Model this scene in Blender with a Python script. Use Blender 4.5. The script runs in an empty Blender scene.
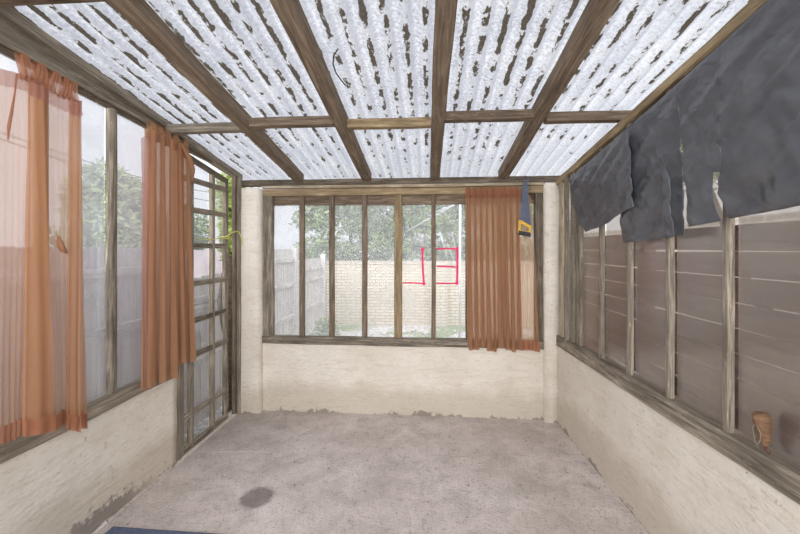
import bpy, math, random
from math import sin, cos, pi, radians, sqrt
from mathutils import Vector, Matrix, noise
random.seed(7)
S = bpy.context.scene
COL = S.collection

# ------------------------------------------------------------------ frame of reference
# Room frame: origin on the floor under the camera, +Y towards the far wall, metres.
TH = radians(4.57); FPX = 375.0; EYE = 1.4; HY = 249.0
XL = -1.65; YB = 3.155
def roofz(y): return 1.97 + 0.166 * (3.15 - y)          # underside of the rafters
def xr(y): return 1.02 + 0.045 * (3.15 - y)             # inner face of the right wall
def zl(y): return 2.174 - 0.08 * (y - 1.316)            # head of the left glazing
def ray(px, py):
    d = (px - 400) / FPX
    return Vector((d * cos(TH) - sin(TH), d * sin(TH) + cos(TH), (HY - py) / FPX))
O = Vector((0, 0, EYE))
def on_x(px, py, x): d = ray(px, py); return O + d * (x / d.x)
def on_y(px, py, y): d = ray(px, py); return O + d * (y / d.y)
def on_z(px, py, z=0.0): d = ray(px, py); return O + d * ((z - EYE) / d.z)
def on_r(px, py, off=0.0):                                # on the right wall, off metres into the room
    d = ray(px, py); c = 1.02 - off + 0.045 * 3.15
    return O + d * (c / (d.x + 0.045 * d.y))

# ------------------------------------------------------------------ node helpers
class NT:
    def __init__(s, name):
        s.m = bpy.data.materials.new(name); s.m.use_nodes = True
        s.t = s.m.node_tree; s.t.nodes.clear()
        s.out = s.t.nodes.new('ShaderNodeOutputMaterial')
    def n(s, typ, props=None, **ins):
        nd = s.t.nodes.new(typ)
        for k, v in (props or {}).items(): setattr(nd, k, v)
        for k, v in ins.items():
            key = int(k[1:]) if k[0] == 'i' and k[1:].isdigit() else k.replace('_', ' ')
            s.put(nd.inputs[key], v)
        return nd
    def put(s, sock, v):
        if hasattr(v, 'bl_idname') and hasattr(v, 'outputs'): v = v.outputs[0]
        if isinstance(v, bpy.types.NodeSocket): s.t.links.new(v, sock)
        else: sock.default_value = v
    def math(s, op, a, b=0.0, clamp=False):
        nd = s.n('ShaderNodeMath', {'operation': op, 'use_clamp': clamp}); s.put(nd.inputs[0], a); s.put(nd.inputs[1], b); return nd.outputs[0]
    def coord(s, scale=(1, 1, 1), rot=(0, 0, 0), which='Object', loc=(0, 0, 0)):
        c = s.n('ShaderNodeTexCoord'); mp = s.n('ShaderNodeMapping')
        s.t.links.new(c.outputs[which], mp.inputs['Vector'])
        mp.inputs['Scale'].default_value = scale; mp.inputs['Rotation'].default_value = rot; mp.inputs['Location'].default_value = loc
        return mp.outputs[0]
    def noise(s, vec, scale, detail=4, rough=.55, dist=0.0):
        nd = s.n('ShaderNodeTexNoise'); s.put(nd.inputs['Vector'], vec)
        nd.inputs['Scale'].default_value = scale; nd.inputs['Detail'].default_value = detail
        nd.inputs['Roughness'].default_value = rough; nd.inputs['Distortion'].default_value = dist
        return nd.outputs['Fac']
    def ramp(s, fac, stops):
        nd = s.n('ShaderNodeValToRGB'); s.put(nd.inputs[0], fac); e = nd.color_ramp.elements
        while len(e) < len(stops): e.new(.5)
        for el, (p, c) in zip(e, stops):
            el.position = p; el.color = (c, c, c, 1) if isinstance(c, (int, float)) else tuple(c) + (1,)
        return nd.outputs[0]
    def mixc(s, fac, a, b, mode='MIX'):
        nd = s.n('ShaderNodeMix', {'data_type': 'RGBA', 'blend_type': mode})
        s.put(nd.inputs[0], fac)
        for k, v in ((6, a), (7, b)):
            if isinstance(v, tuple) and len(v) == 3: v = v + (1,)
            s.put(nd.inputs[k], v)
        return nd.outputs[2]
    def bump(s, h, strength=.4, dist=.01):
        nd = s.n('ShaderNodeBump'); s.put(nd.inputs['Height'], h)
        nd.inputs['Strength'].default_value = strength; nd.inputs['Distance'].default_value = dist
        return nd.outputs[0]
    def bsdf(s, color, rough=.8, normal=None, spec=.3, metal=0.0):
        b = s.n('ShaderNodeBsdfPrincipled')
        if isinstance(color, tuple) and len(color) == 3: color += (1,)
        s.put(b.inputs['Base Color'], color); s.put(b.inputs['Roughness'], rough)
        b.inputs['Specular IOR Level'].default_value = spec; b.inputs['Metallic'].default_value = metal
        if normal: s.put(b.inputs['Normal'], normal)
        return b.outputs[0]
    def mixs(s, fac, a, b):
        nd = s.n('ShaderNodeMixShader'); s.put(nd.inputs[0], fac); s.t.links.new(a, nd.inputs[1]); s.t.links.new(b, nd.inputs[2]); return nd.outputs[0]
    def done(s, sh): s.t.links.new(sh, s.out.inputs[0]); return s.m

def wood(name, c0, c1, c2, rough=.85, grain=1.0):
    t = NT(name)
    oi = t.n('ShaderNodeObjectInfo')
    v = t.n('ShaderNodeVectorMath', {'operation': 'ADD'}); t.put(v.inputs[0], t.coord((1.6, 26, 26)))
    sc = t.n('ShaderNodeVectorMath', {'operation': 'SCALE'}); sc.inputs[0].default_value = (37, 11, 5); t.put(sc.inputs['Scale'], oi.outputs['Random'])
    t.put(v.inputs[1], sc.outputs[0]); vv = v.outputs[0]
    g = t.noise(vv, 1.6, 6, .6, 1.2)
    fine = t.noise(vv, 7, 4, .6)
    big = t.noise(t.coord((3, 6, 6)), 1.5, 3)
    f = t.math('ADD', t.math('MULTIPLY', g, .75), t.math('MULTIPLY', fine, .25))
    col = t.ramp(f, [(.38, c0), (.5, c1), (.63, c2)])
    chip = t.noise(t.coord((5, 40, 40)), 2.6, 5, .75, .4)
    col = t.mixc(t.ramp(chip, [(.60, 0.0), (.64, .65)]), col, tuple(min(1, x * 1.35) for x in c2))
    col = t.mixc(t.ramp(t.noise(t.coord((2.2, 60, 60)), 2.0, 3, .6), [(.34, .7), (.40, 0.0)]), col, tuple(x * .4 for x in c0))
    col = t.mixc(t.ramp(big, [(.4, 0.0), (.66, .45)]), col, tuple(x * .55 for x in c0))
    col = t.mixc(t.math('MULTIPLY', oi.outputs['Random'], .25), col, c2)
    return t.done(t.bsdf(col, rough, t.bump(t.math('ADD', f, t.math('MULTIPLY', chip, .6)), .8 * grain, .006), .2))

def rgb(r, g, b):
    f = lambda c: ((c / 255 + .055) / 1.055) ** 2.4 if c > 10 else c / 255 / 12.92
    return (f(r), f(g), f(b))

M = {}
M['rafter'] = wood('brown_timber', rgb(86, 72, 60), rgb(120, 104, 89), rgb(158, 140, 120))
M['grey_wood'] = wood('weathered_grey_timber', rgb(92, 84, 74), rgb(132, 122, 108), rgb(176, 165, 148))
M['dark_wood'] = wood('dark_weathered_timber', rgb(74, 66, 56), rgb(108, 97, 84), rgb(142, 130, 114))
M['pale_wood'] = wood('pale_timber', rgb(140, 124, 102), rgb(178, 162, 138), rgb(205, 192, 170))
M['tan_wood'] = wood('tan_timber', rgb(112, 92, 66), rgb(150, 130, 100), rgb(184, 164, 132))
M['fence_grey'] = wood('silvered_fence_timber', rgb(180, 174, 168), rgb(210, 205, 200), rgb(232, 228, 224))
M['fence_brown'] = wood('brown_fence_timber', rgb(74, 62, 58), rgb(104, 90, 84), rgb(134, 120, 112))
M['handle_wood'] = wood('turned_handle_wood', rgb(92, 66, 48), rgb(128, 96, 72), rgb(160, 128, 100), .6)
M['bark'] = wood('bark', rgb(60, 50, 40), rgb(90, 76, 62), rgb(120, 104, 88))

def plaster():
    t = NT('cream_painted_render')
    v = t.coord()
    big = t.noise(v, 1.8, 5, .6); mid = t.noise(v, 9, 6, .65, .6); fine = t.noise(v, 60, 4, .6)
    st = t.noise(t.coord((3, 3, 14)), 2.2, 5, .6, .8)
    col = t.ramp(big, [(.3, rgb(216, 207, 193)), (.55, rgb(230, 223, 211)), (.75, rgb(222, 215, 204))])
    col = t.mixc(t.ramp(st, [(.5, 0.0), (.75, .35)]), col, rgb(190, 172, 145))
    spots = t.ramp(t.noise(v, 26, 5, .7), [(.635, 0.0), (.67, .8)])
    blotch = t.ramp(t.noise(v, 3.1, 3, .6), [(.5, 0.0), (.62, 1.0)])
    col = t.mixc(t.math('MULTIPLY', spots, blotch), col, rgb(92, 84, 74))
    # damp and lost paint at the foot of the wall
    geo = t.n('ShaderNodeNewGeometry'); sx = t.n('ShaderNodeSeparateXYZ'); t.put(sx.inputs[0], geo.outputs['Position'])
    h = t.math('ADD', t.math('SUBTRACT', sx.outputs[2], t.math('MULTIPLY', t.math('SUBTRACT', t.noise(v, 5, 6, .75), .49), .3)), .012)
    foot = t.ramp(h, [(0.0, 1.0), (.012, 0.0)])
    yb_ = t.n('ShaderNodeMapRange', {'interpolation_type': 'SMOOTHSTEP'}); t.put(yb_.inputs[0], t.math('ABSOLUTE', t.math('SUBTRACT', sx.outputs[1], 1.78))); yb_.inputs[1].default_value = .1; yb_.inputs[2].default_value = .42; yb_.inputs[3].default_value = 1.0; yb_.inputs[4].default_value = 0.0
    lw = t.math('MULTIPLY', yb_.outputs[0], t.math('LESS_THAN', sx.outputs[0], -1.4))
    hp = t.math('ADD', sx.outputs[2], t.math('MULTIPLY', t.math('SUBTRACT', t.noise(v, 16, 6, .8), .5), .28))
    patch = t.math('MULTIPLY', t.ramp(t.math('SUBTRACT', hp, t.math('MULTIPLY', lw, .09)), [(0.0, 1.0), (.02, 0.0)]), lw)
    h2 = t.math('ADD', sx.outputs[2], t.math('MULTIPLY', t.noise(v, 2.4, 4, .6), -.35))
    col = t.mixc(t.ramp(h2, [(.0, .4), (.12, 0.0)]), col, rgb(170, 154, 130))
    col = t.mixc(t.math('MULTIPLY', foot, .7), col, rgb(118, 108, 98))
    col = t.mixc(t.math('MULTIPLY', patch, .85), col, rgb(134, 126, 120))
    b = t.math('ADD', t.math('MULTIPLY', mid, 1.0), t.math('MULTIPLY', t.noise(t.coord((2, 2, 9)), 4, 5, .6, 1.0), .9))
    b = t.math('ADD', b, t.math('MULTIPLY', fine, .3))
    col = t.mixc(t.ramp(t.noise(t.coord((5, 5, 16)), 5, 6, .75, .6), [(.54, 0.0), (.66, .4)]), col, rgb(168, 152, 130))
    return t.done(t.bsdf(col, .85, t.bump(b, .6, .013), .2))
M['plaster'] = plaster()

def concrete():
    t = NT('worn_concrete')
    v = t.coord()
    big = t.noise(v, 1.3, 6, .62, .4); mid = t.noise(v, 5.5, 6, .7, .5); fine = t.noise(v, 42, 5, .7)
    col = t.ramp(big, [(.32, rgb(184, 172, 165)), (.5, rgb(205, 194, 188)), (.68, rgb(221, 211, 207))])
    col = t.mixc(t.ramp(mid, [(.42, .0), (.72, .55)]), col, rgb(146, 137, 130))
    col = t.mixc(t.ramp(fine, [(.55, 0.0), (.72, .4)]), col, rgb(112, 103, 97))
    col = t.mixc(t.ramp(t.noise(v, 2.7, 5, .7, 1.0), [(.56, 0.0), (.66, .5)]), col, rgb(208, 200, 194))
    sp = t.ramp(t.noise(v, 38, 3, .6), [(.67, 0.0), (.69, .8)])
    col = t.mixc(t.ramp(t.noise(v, 85, 4, .75), [(.5, 0.0), (.68, .5)]), col, rgb(120, 111, 104))
    col = t.mixc(t.ramp(t.noise(v, 12, 6, .8, .8), [(.55, 0.0), (.66, .45)]), col, rgb(132, 121, 112))
    col = t.mixc(sp, col, rgb(80, 72, 66))
    # round oil stain and a broad darker patch by the left door, each with an outline of its own
    def oval_mask(cx, cy, sxs, sys, rot, r0, r1, wob):
        mp = t.coord((1, 1, 1)); s = t.n('ShaderNodeVectorMath', {'operation': 'SUBTRACT'}); t.put(s.inputs[0], mp); s.inputs[1].default_value = (cx, cy, 0)
        m2 = t.n('ShaderNodeMapping'); t.put(m2.inputs[0], s.outputs[0]); m2.inputs['Rotation'].default_value = (0, 0, rot); m2.inputs['Scale'].default_value = (sxs, sys, 0)
        l = t.n('ShaderNodeVectorMath', {'operation': 'LENGTH'}); t.put(l.inputs[0], m2.outputs[0])
        d = t.math('ADD', l.outputs['Value'], t.math('MULTIPLY', t.math('SUBTRACT', t.noise(v, 14, 4, .6), .5), wob))
        return t.ramp(d, [(r0, 1.0), (r1, 0.0)])
    p = on_z(257, 497)
    col = t.mixc(t.math('MULTIPLY', oval_mask(p.x, p.y, 1, .95, .3, .075, .105, .06), .7), col, rgb(98, 88, 84))
    p = on_z(243, 430)
    col = t.mixc(t.math('MULTIPLY', oval_mask(p.x, p.y, 1, .8, 0, .25, .5, .5), .3), col, rgb(120, 108, 98))
    return t.done(t.bsdf(col, t.ramp(mid, [(.3, .6), (.7, .85)]), t.bump(t.math('ADD', mid, t.math('MULTIPLY', fine, .6)), .7, .008), .3))
M['concrete'] = concrete()

def roof_sheet_mat():
    t = NT('dirty_corrugated_plastic')
    c = t.n('ShaderNodeTexCoord'); sp = t.n('ShaderNodeSeparateXYZ'); t.put(sp.inputs[0], c.outputs['Object'])
    x, y = sp.outputs[0], sp.outputs[1]
    warp = t.math('MULTIPLY', t.math('SUBTRACT', t.noise(t.coord((25, 14, 1)), 1.0, 3, .6), .5), .03)
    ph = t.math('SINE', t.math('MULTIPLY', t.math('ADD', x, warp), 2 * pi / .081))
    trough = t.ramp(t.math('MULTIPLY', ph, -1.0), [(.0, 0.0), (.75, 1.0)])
    flank_shade = t.ramp(t.math('COSINE', t.math('MULTIPLY', x, 2 * pi / .081)), [(.0, 0.0), (.9, 1.0)])
    streak = t.math('ADD', t.math('MULTIPLY', t.noise(t.coord((14, 9.5, 1)), 1.0, 5, .65), .72), t.math('MULTIPLY', t.noise(t.coord((1, .7, 1)), 55, 4, .75), .28))
    cover = t.noise(t.coord((.9, .9, 1)), 1.0, 2, .5)
    # fewer leaves have gathered towards the far eave and in the right hand bays
    far = t.n('ShaderNodeMapRange'); t.put(far.inputs[0], y); far.inputs[1].default_value = 1.6; far.inputs[2].default_value = 3.0; far.inputs[3].default_value = 0.0; far.inputs[4].default_value = .075
    rt = t.n('ShaderNodeMapRange'); t.put(rt.inputs[0], x); rt.inputs[1].default_value = .3; rt.inputs[2].default_value = 1.1; rt.inputs[3].default_value = 0.0; rt.inputs[4].default_value = .04
    d = t.math('ADD', streak, t.math('MULTIPLY', t.math('SUBTRACT', cover, .5), .14))
    d = t.math('SUBTRACT', t.math('SUBTRACT', d, far.outputs[0]), rt.outputs[0])
    d = t.math('ADD', d, t.math('MULTIPLY', t.math('SUBTRACT', trough, 1.0), .24))
    leaf = t.ramp(d, [(.47, 0.0), (.484, 1.0)])
    halo = t.ramp(d, [(.40, 0.0), (.48, 1.0)])
    scum = t.noise(t.coord((1, 1, 1)), 70, 5, .75)
    scum2 = t.noise(t.coord((1, .5, 1)), 6, 4, .6)
    scum3 = t.noise(t.coord((1, .8, 1)), 150, 3, .7)
    tint = t.mixc(t.ramp(t.math('ADD', scum, t.math('MULTIPLY', rt.outputs[0], 2.2)), [(.40, .62), (.60, 0.0)]), t.mixc(t.ramp(scum2, [(.35, 0.0), (.7, 1.0)]), rgb(184, 187, 195), rgb(208, 209, 213)), rgb(112, 113, 117))
    tint = t.mixc(t.ramp(scum3, [(.60, 0.0), (.66, .35)]), tint, rgb(110, 110, 112))
    tint = t.mixc(t.math('MULTIPLY', halo, .4), tint, rgb(190, 186, 172))
    tint = t.mixc(t.math('MULTIPLY', flank_shade, .55), tint, rgb(146, 149, 157))  # corrugation shading painted into the tint, grey on one flank of each wave
    tint = t.mixc(t.math('MULTIPLY', trough, .35), tint, rgb(170, 172, 178))  # even grey along the troughs, painted corrugation shade beside the real dirt
    nb = t.bump(t.math('ADD', scum, t.math('MULTIPLY', scum2, .5)), .5, .004)
    tr = t.n('ShaderNodeBsdfTranslucent'); t.put(tr.inputs[0], tint); t.put(tr.inputs[1], nb)
    df = t.n('ShaderNodeBsdfDiffuse'); t.put(df.inputs[0], tint)
    clear = t.n('ShaderNodeBsdfTransparent'); clear.inputs[0].default_value = (.68, .70, .73, 1)
    gl = t.n('ShaderNodeBsdfGlossy'); gl.inputs['Roughness'].default_value = .25; t.put(gl.inputs['Normal'], nb)
    a = t.mixs(.12, tr.outputs[0], df.outputs[0])
    ctop = t.ramp(scum2, [(.35, .04), (.7, .18)])
    a = t.mixs(t.math('MULTIPLY', ctop, t.ramp(scum, [(.35, .35), (.6, 1.0)])), a, clear.outputs[0])
    a = t.mixs(.06, a, gl.outputs[0])
    dirt = t.n('ShaderNodeBsdfDiffuse'); t.put(dirt.inputs[0], t.ramp(scum, [(.3, rgb(62, 57, 50)), (.7, rgb(120, 112, 100))]))
    dt = t.n('ShaderNodeBsdfTranslucent'); dt.inputs[0].default_value = rgb(92, 86, 78) + (1,)
    dd = t.mixs(.35, dirt.outputs[0], dt.outputs[0])
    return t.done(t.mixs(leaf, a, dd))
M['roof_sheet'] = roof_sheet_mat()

def glass(name, haze0, haze1, tint=(.96, .97, 1), dirtcol=(.8, .82, .86), gloss=.07, sc=5, rough=.04):
    t = NT(name)
    v = t.coord()
    n1 = t.noise(v, sc, 6, .7, .5); n2 = t.noise(v, 60, 2, .5)
    f = t.math('ADD', t.math('MULTIPLY', n1, .88), t.math('MULTIPLY', n2, .12))
    h = t.n('ShaderNodeMapRange'); t.put(h.inputs[0], f); h.inputs[1].default_value = .35; h.inputs[2].default_value = .65; h.inputs[3].default_value = haze0; h.inputs[4].default_value = haze1
    tp = t.n('ShaderNodeBsdfTransparent'); tp.inputs[0].default_value = tint + (1,)
    tl = t.n('ShaderNodeBsdfTranslucent'); tl.inputs[0].default_value = dirtcol + (1,)
    df = t.n('ShaderNodeBsdfDiffuse'); df.inputs[0].default_value = dirtcol + (1,)
    a = t.mixs(h.outputs[0], tp.outputs[0], t.mixs(.5, tl.outputs[0], df.outputs[0]))
    g = t.n('ShaderNodeBsdfGlossy'); g.inputs['Roughness'].default_value = rough
    t.put(g.inputs['Normal'], t.bump(t.noise(v, 4, 2), .25, .01))
    fr = t.n('ShaderNodeFresnel'); fr.inputs[0].default_value = 1.45
    return t.done(t.mixs(t.math('MULTIPLY', fr.outputs[0], gloss * 10), a, g.outputs[0]))
M['glass_back'] = glass('dirty_glass', .16, .32, dirtcol=(.86, .87, .88), gloss=.015, sc=3)
M['glass_left'] = glass('hazy_glass', .17, .28, dirtcol=(.88, .89, .93), gloss=.03, sc=2)
M['glass_door'] = glass('door_glass', .07, .15, dirtcol=(.88, .89, .92), gloss=.02, sc=2)
M['glass_right'] = glass('grimy_plastic_glazing', .09, .22, tint=(.97, .94, .92), dirtcol=(.62, .57, .53), gloss=.04, rough=.18)

def cloth(name, col, lit, opac, sheen=.0, stripes=True):
    t = NT(name)
    w = t.noise(t.coord((90, 90, 3)), 1.0, 3, .6)
    c = t.mixc(t.ramp(w, [(.35, 0.0), (.65, .5)]), col, tuple(x * .72 for x in col))
    df = t.n('ShaderNodeBsdfDiffuse'); t.put(df.inputs[0], c)
    tl = t.n('ShaderNodeBsdfTranslucent'); t.put(tl.inputs[0], lit + (1,))
    tp = t.n('ShaderNodeBsdfTransparent'); tp.inputs[0].default_value = (1, .965, .945, 1)
    a = t.mixs(.45, df.outputs[0], tl.outputs[0])
    o = t.math('ADD', opac - .06, t.math('MULTIPLY', w, .12))
    return t.done(t.mixs(o, tp.outputs[0], a))
M['curtain'] = cloth('rust_orange_voile', rgb(196, 152, 120), rgb(202, 156, 120), .84)
M['curtain_sheer'] = cloth('thin_rust_voile', rgb(210, 166, 130), rgb(216, 170, 130), .53)
M['hem'] = cloth('doubled_voile_hem', rgb(196, 142, 112), rgb(202, 144, 112), .74)
M['lace'] = cloth('pink_voile_hem', rgb(200, 156, 144), rgb(216, 168, 156), .5)

def tarp():
    t = NT('black_plastic_sheet')
    v = t.coord()
    n1 = t.noise(v, 3.5, 2, .5); n2 = t.noise(t.coord((1, 1, 1.5), (0.5, 0.3, 0.2)), 9, 3, .5)
    col = t.ramp(n2, [(.3, rgb(72, 73, 78)), (.7, rgb(90, 92, 97))])
    return t.done(t.bsdf(col, .38, t.bump(t.math('ADD', n1, t.math('MULTIPLY', n2, .6)), .9, .03), .9))
M['tarp'] = tarp()

def flat(name, col, rough=.6, spec=.3, metal=0.0, var=.12, sc=20):
    t = NT(name); n = t.noise(t.coord(), sc, 4, .6)
    c = t.mixc(t.ramp(n, [(.35, 0.0), (.65, 1.0)]), tuple(x * (1 - var) for x in col), tuple(min(1, x * (1 + var)) for x in col))
    return t.done(t.bsdf(c, rough, t.bump(n, .15, .003), spec, metal))
M['saw_blade'] = flat('blued_steel', rgb(78, 84, 98), .4, .5, .6)
M['yellow'] = flat('yellow_plastic', rgb(214, 170, 60), .5)
M['black'] = flat('black_plastic', rgb(48, 46, 46), .5)
M['string'] = flat('blue_grey_string', rgb(92, 100, 120), .8)
M['ribbon'] = flat('yellow_green_ribbon', rgb(206, 204, 120), .7)
M['pink'] = flat('pink_spray_paint', rgb(226, 46, 100), .5)
M['wire'] = flat('steel_wire', rgb(150, 140, 125), .5, .5, .5)
M['mat'] = flat('blue_mat', rgb(92, 98, 118), .9, .1, 0, .25, 120)
M['cable'] = flat('black_cable', rgb(90, 90, 100), .7)
M['white_metal'] = flat('white_painted_metal', rgb(225, 225, 228), .5)
M['white_render'] = flat('white_rendered_wall', rgb(222, 208, 210), .9, .1, 0, .06, 3)
M['crack'] = flat('floor_crack', rgb(120, 110, 102), .9, .1)
M['ridge'] = flat('cement_ridge', rgb(205, 198, 190), .9, .1)
M['rust'] = flat('rusty_steel', rgb(96, 70, 54), .8)

def leafmat(name, a, b):
    t = NT(name)
    g = t.n('ShaderNodeNewGeometry')
    c = t.ramp(g.outputs['Random Per Island'], [(.0, a), (1.0, b)])
    df = t.bsdf(c, .55, None, .4)
    tl = t.n('ShaderNodeBsdfTranslucent'); t.put(tl.inputs[0], c)
    return t.done(t.mixs(.4, df, tl.outputs[0]))
M['leaf'] = leafmat('hedge_leaves', rgb(62, 84, 62), rgb(176, 196, 136))
M['leaf_light'] = leafmat('light_tree_leaves', rgb(92, 116, 76), rgb(172, 188, 132))
M['leaf_yellow'] = leafmat('yellow_green_leaves', rgb(130, 148, 70), rgb(190, 200, 120))

def brick(name, c1, c2, mortar, plane='xz', w=.2, h=.06):
    t = NT(name)
    c = t.n('ShaderNodeTexCoord'); s = t.n('ShaderNodeSeparateXYZ'); t.put(s.inputs[0], c.outputs['Object'])
    cb = t.n('ShaderNodeCombineXYZ'); t.put(cb.inputs[0], s.outputs[0 if plane == 'xz' else 1]); t.put(cb.inputs[1], s.outputs[2])
    b = t.n('ShaderNodeTexBrick'); t.put(b.inputs['Vector'], cb.outputs[0])
    b.inputs['Scale'].default_value = 1; b.inputs['Brick Width'].default_value = w; b.inputs['Row Height'].default_value = h
    b.inputs['Mortar Size'].default_value = .010; b.inputs['Mortar Smooth'].default_value = .2
    b.inputs['Color1'].default_value = c1 + (1,); b.inputs['Color2'].default_value = c2 + (1,); b.inputs['Mortar'].default_value = mortar + (1,)
    n = t.noise(t.coord(), 3, 5, .6)
    col = t.mixc(t.ramp(n, [(.4, 0.0), (.7, .4)]), b.outputs[0], tuple(x * .7 for x in c1))
    return t.done(t.bsdf(col, .9, t.bump(b.outputs['Fac'], -.4, .01), .2))
M['brick'] = brick('pale_buff_brick', rgb(222, 210, 188), rgb(208, 194, 170), rgb(168, 158, 140))
M['brick_side'] = brick('pale_pink_brick', rgb(204, 196, 188), rgb(192, 184, 176), rgb(222, 218, 212), 'yz')

def ground_mat():
    t = NT('gravel_and_weeds')
    v = t.coord(); vo = t.n('ShaderNodeTexVoronoi'); t.put(vo.inputs['Vector'], v); vo.inputs['Scale'].default_value = 26
    st = t.ramp(vo.outputs['Color'], [(.1, rgb(170, 166, 158)), (.5, rgb(206, 202, 198)), (.9, rgb(232, 228, 228))])
    gr = t.ramp(t.noise(v, 30, 4, .7), [(.3, rgb(110, 128, 84)), (.7, rgb(160, 172, 126))])
    m = t.ramp(t.noise(v, 1.1, 5, .65, .6), [(.47, 0.0), (.56, 1.0)])
    col = t.mixc(m, st, gr)
    return t.done(t.bsdf(col, .95, t.bump(vo.outputs['Distance'], .6, .02), .1))
M['ground'] = ground_mat()

# ------------------------------------------------------------------ object helpers
def link(name, verts, faces, mat, parent=None, origin=(0, 0, 0), smooth=False, matrix=None):
    """one mesh object; verts are world coordinates unless a matrix is given"""
    me = bpy.data.meshes.new(name)
    if matrix is None: matrix = Matrix.Translation(origin); o3 = Vector(origin); verts = [Vector(v) - o3 for v in verts]
    me.from_pydata([tuple(v) for v in verts], [], faces); me.update()
    if smooth:
        for p in me.polygons: p.use_smooth = True
    me.materials.append(mat if not isinstance(mat, str) else M[mat])
    o = bpy.data.objects.new(name, me); COL.objects.link(o)
    if parent is not None:
        o.parent = parent; o.matrix_basis = WM[parent.name].inverted() @ matrix
    else: o.matrix_basis = matrix
    WM[o.name] = matrix.copy()
    return o
WM = {}
def thing(name, loc, label=None, cat=None, group=None, kind=None):
    o = bpy.data.objects.new(name, None); COL.objects.link(o); o.location = loc; o.empty_display_size = .1
    WM[o.name] = Matrix.Translation(loc); tag(o, label, cat, group, kind); return o
def tag(o, label=None, cat=None, group=None, kind=None):
    if label: o['label'] = label
    if cat: o['category'] = cat
    if group: o['group'] = group
    if kind: o['kind'] = kind
    return o

class G:
    """collects shapes for one mesh, world coordinates"""
    def __init__(s): s.v = []; s.f = []
    def quadbox(s, x0, x1, y0, y1, z0, z1):
        b = len(s.v)
        s.v += [Vector(p) for p in ((x0, y0, z0), (x1, y0, z0), (x1, y1, z0), (x0, y1, z0), (x0, y0, z1), (x1, y0, z1), (x1, y1, z1), (x0, y1, z1))]
        s.f += [tuple(b + i for i in q) for q in ((0, 3, 2, 1), (4, 5, 6, 7), (0, 1, 5, 4), (1, 2, 6, 5), (2, 3, 7, 6), (3, 0, 4, 7))]
    def tube(s, pts, r, n=8, caps=True):
        pts = [Vector(p) for p in pts]; base = len(s.v); up = Vector((0, 0, 1)); last = None
        for i, p in enumerate(pts):
            d = (pts[min(i + 1, len(pts) - 1)] - pts[max(i - 1, 0)]).normalized()
            a = last if last is not None else (d.cross(up) if abs(d.dot(up)) < .95 else d.cross(Vector((1, 0, 0))))
            a = (a - d * a.dot(d)).normalized(); last = a; b = d.cross(a)
            rr = r[i] if isinstance(r, (list, tuple)) else r
            for k in range(n):
                q = 2 * pi * k / n; s.v.append(p + (a * cos(q) + b * sin(q)) * rr)
        for i in range(len(pts) - 1):
            for k in range(n):
                s.f.append((base + i * n + k, base + i * n + (k + 1) % n, base + (i + 1) * n + (k + 1) % n, base + (i + 1) * n + k))
        if caps:
            s.f.append(tuple(base + k for k in range(n))[::-1]); e = base + (len(pts) - 1) * n; s.f.append(tuple(e + k for k in range(n)))
    def prism(s, poly, nrm, th):
        """polygon (points) thickened by th along nrm"""
        b = len(s.v); n = len(poly); nrm = Vector(nrm).normalized() * th
        s.v += [Vector(p) for p in poly] + [Vector(p) + nrm for p in poly]
        s.f.append(tuple(b + i for i in range(n))); s.f.append(tuple(b + n + i for i in range(n))[::-1])
        for i in range(n): j = (i + 1) % n; s.f.append((b + i, b + n + i, b + n + j, b + j))
    def obj(s, name, mat, parent=None, origin=(0, 0, 0), smooth=False): return link(name, s.v, s.f, mat, parent, origin, smooth)

def board(name, p0, p1, w, h, mat, parent=None, side=(0, 0, 1), wob=.0025, h1=None, ch=.004, center=False):
    """timber from p0 to p1 (local X along it, so the grain follows); w along the side direction x length, h along `side`.
    p0, p1 run along the centre of the face opposite to `side` (or the centre line when center)."""
    p0 = Vector(p0); p1 = Vector(p1); L = (p1 - p0).length; X = (p1 - p0).normalized()
    Z = Vector(side); Z = (Z - X * Z.dot(X)).normalized(); Y = Z.cross(X)
    n = max(2, int(L / .12)); V = []; F = []; h1 = h if h1 is None else h1
    sd = random.random() * 50
    for i in range(n + 1):
        t = i / n; hh = h + (h1 - h) * t; z0 = -hh / 2 if center else 0.0
        dy = (noise.noise((sd, t * L * 2.2, 0)) ) * wob * 2; dz = (noise.noise((sd + 9, t * L * 2.2, 3))) * wob * 2
        c = min(ch, hh * .3)
        prof = [(-w / 2 + c, 0), (w / 2 - c, 0), (w / 2, c), (w / 2, hh - c), (w / 2 - c, hh), (-w / 2 + c, hh), (-w / 2, hh - c), (-w / 2, c)]
        for k, (a, b) in enumerate(prof):
            j = noise.noise((sd + k, t * L * 9, 1)) * wob * .8
            V.append(Vector((t * L, a + dy + j, z0 + b + dz + j)))
    for i in range(n):
        for k in range(8):
            F.append((i * 8 + k, i * 8 + (k + 1) % 8, (i + 1) * 8 + (k + 1) % 8, (i + 1) * 8 + k))
    F.append(tuple(range(8))[::-1]); F.append(tuple(n * 8 + k for k in range(8)))
    F = [f[::-1] for f in F]
    R = Matrix((X, Y, Z)).transposed().to_4x4(); R.translation = p0
    return link(name, V, F, mat, parent, matrix=R)

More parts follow.
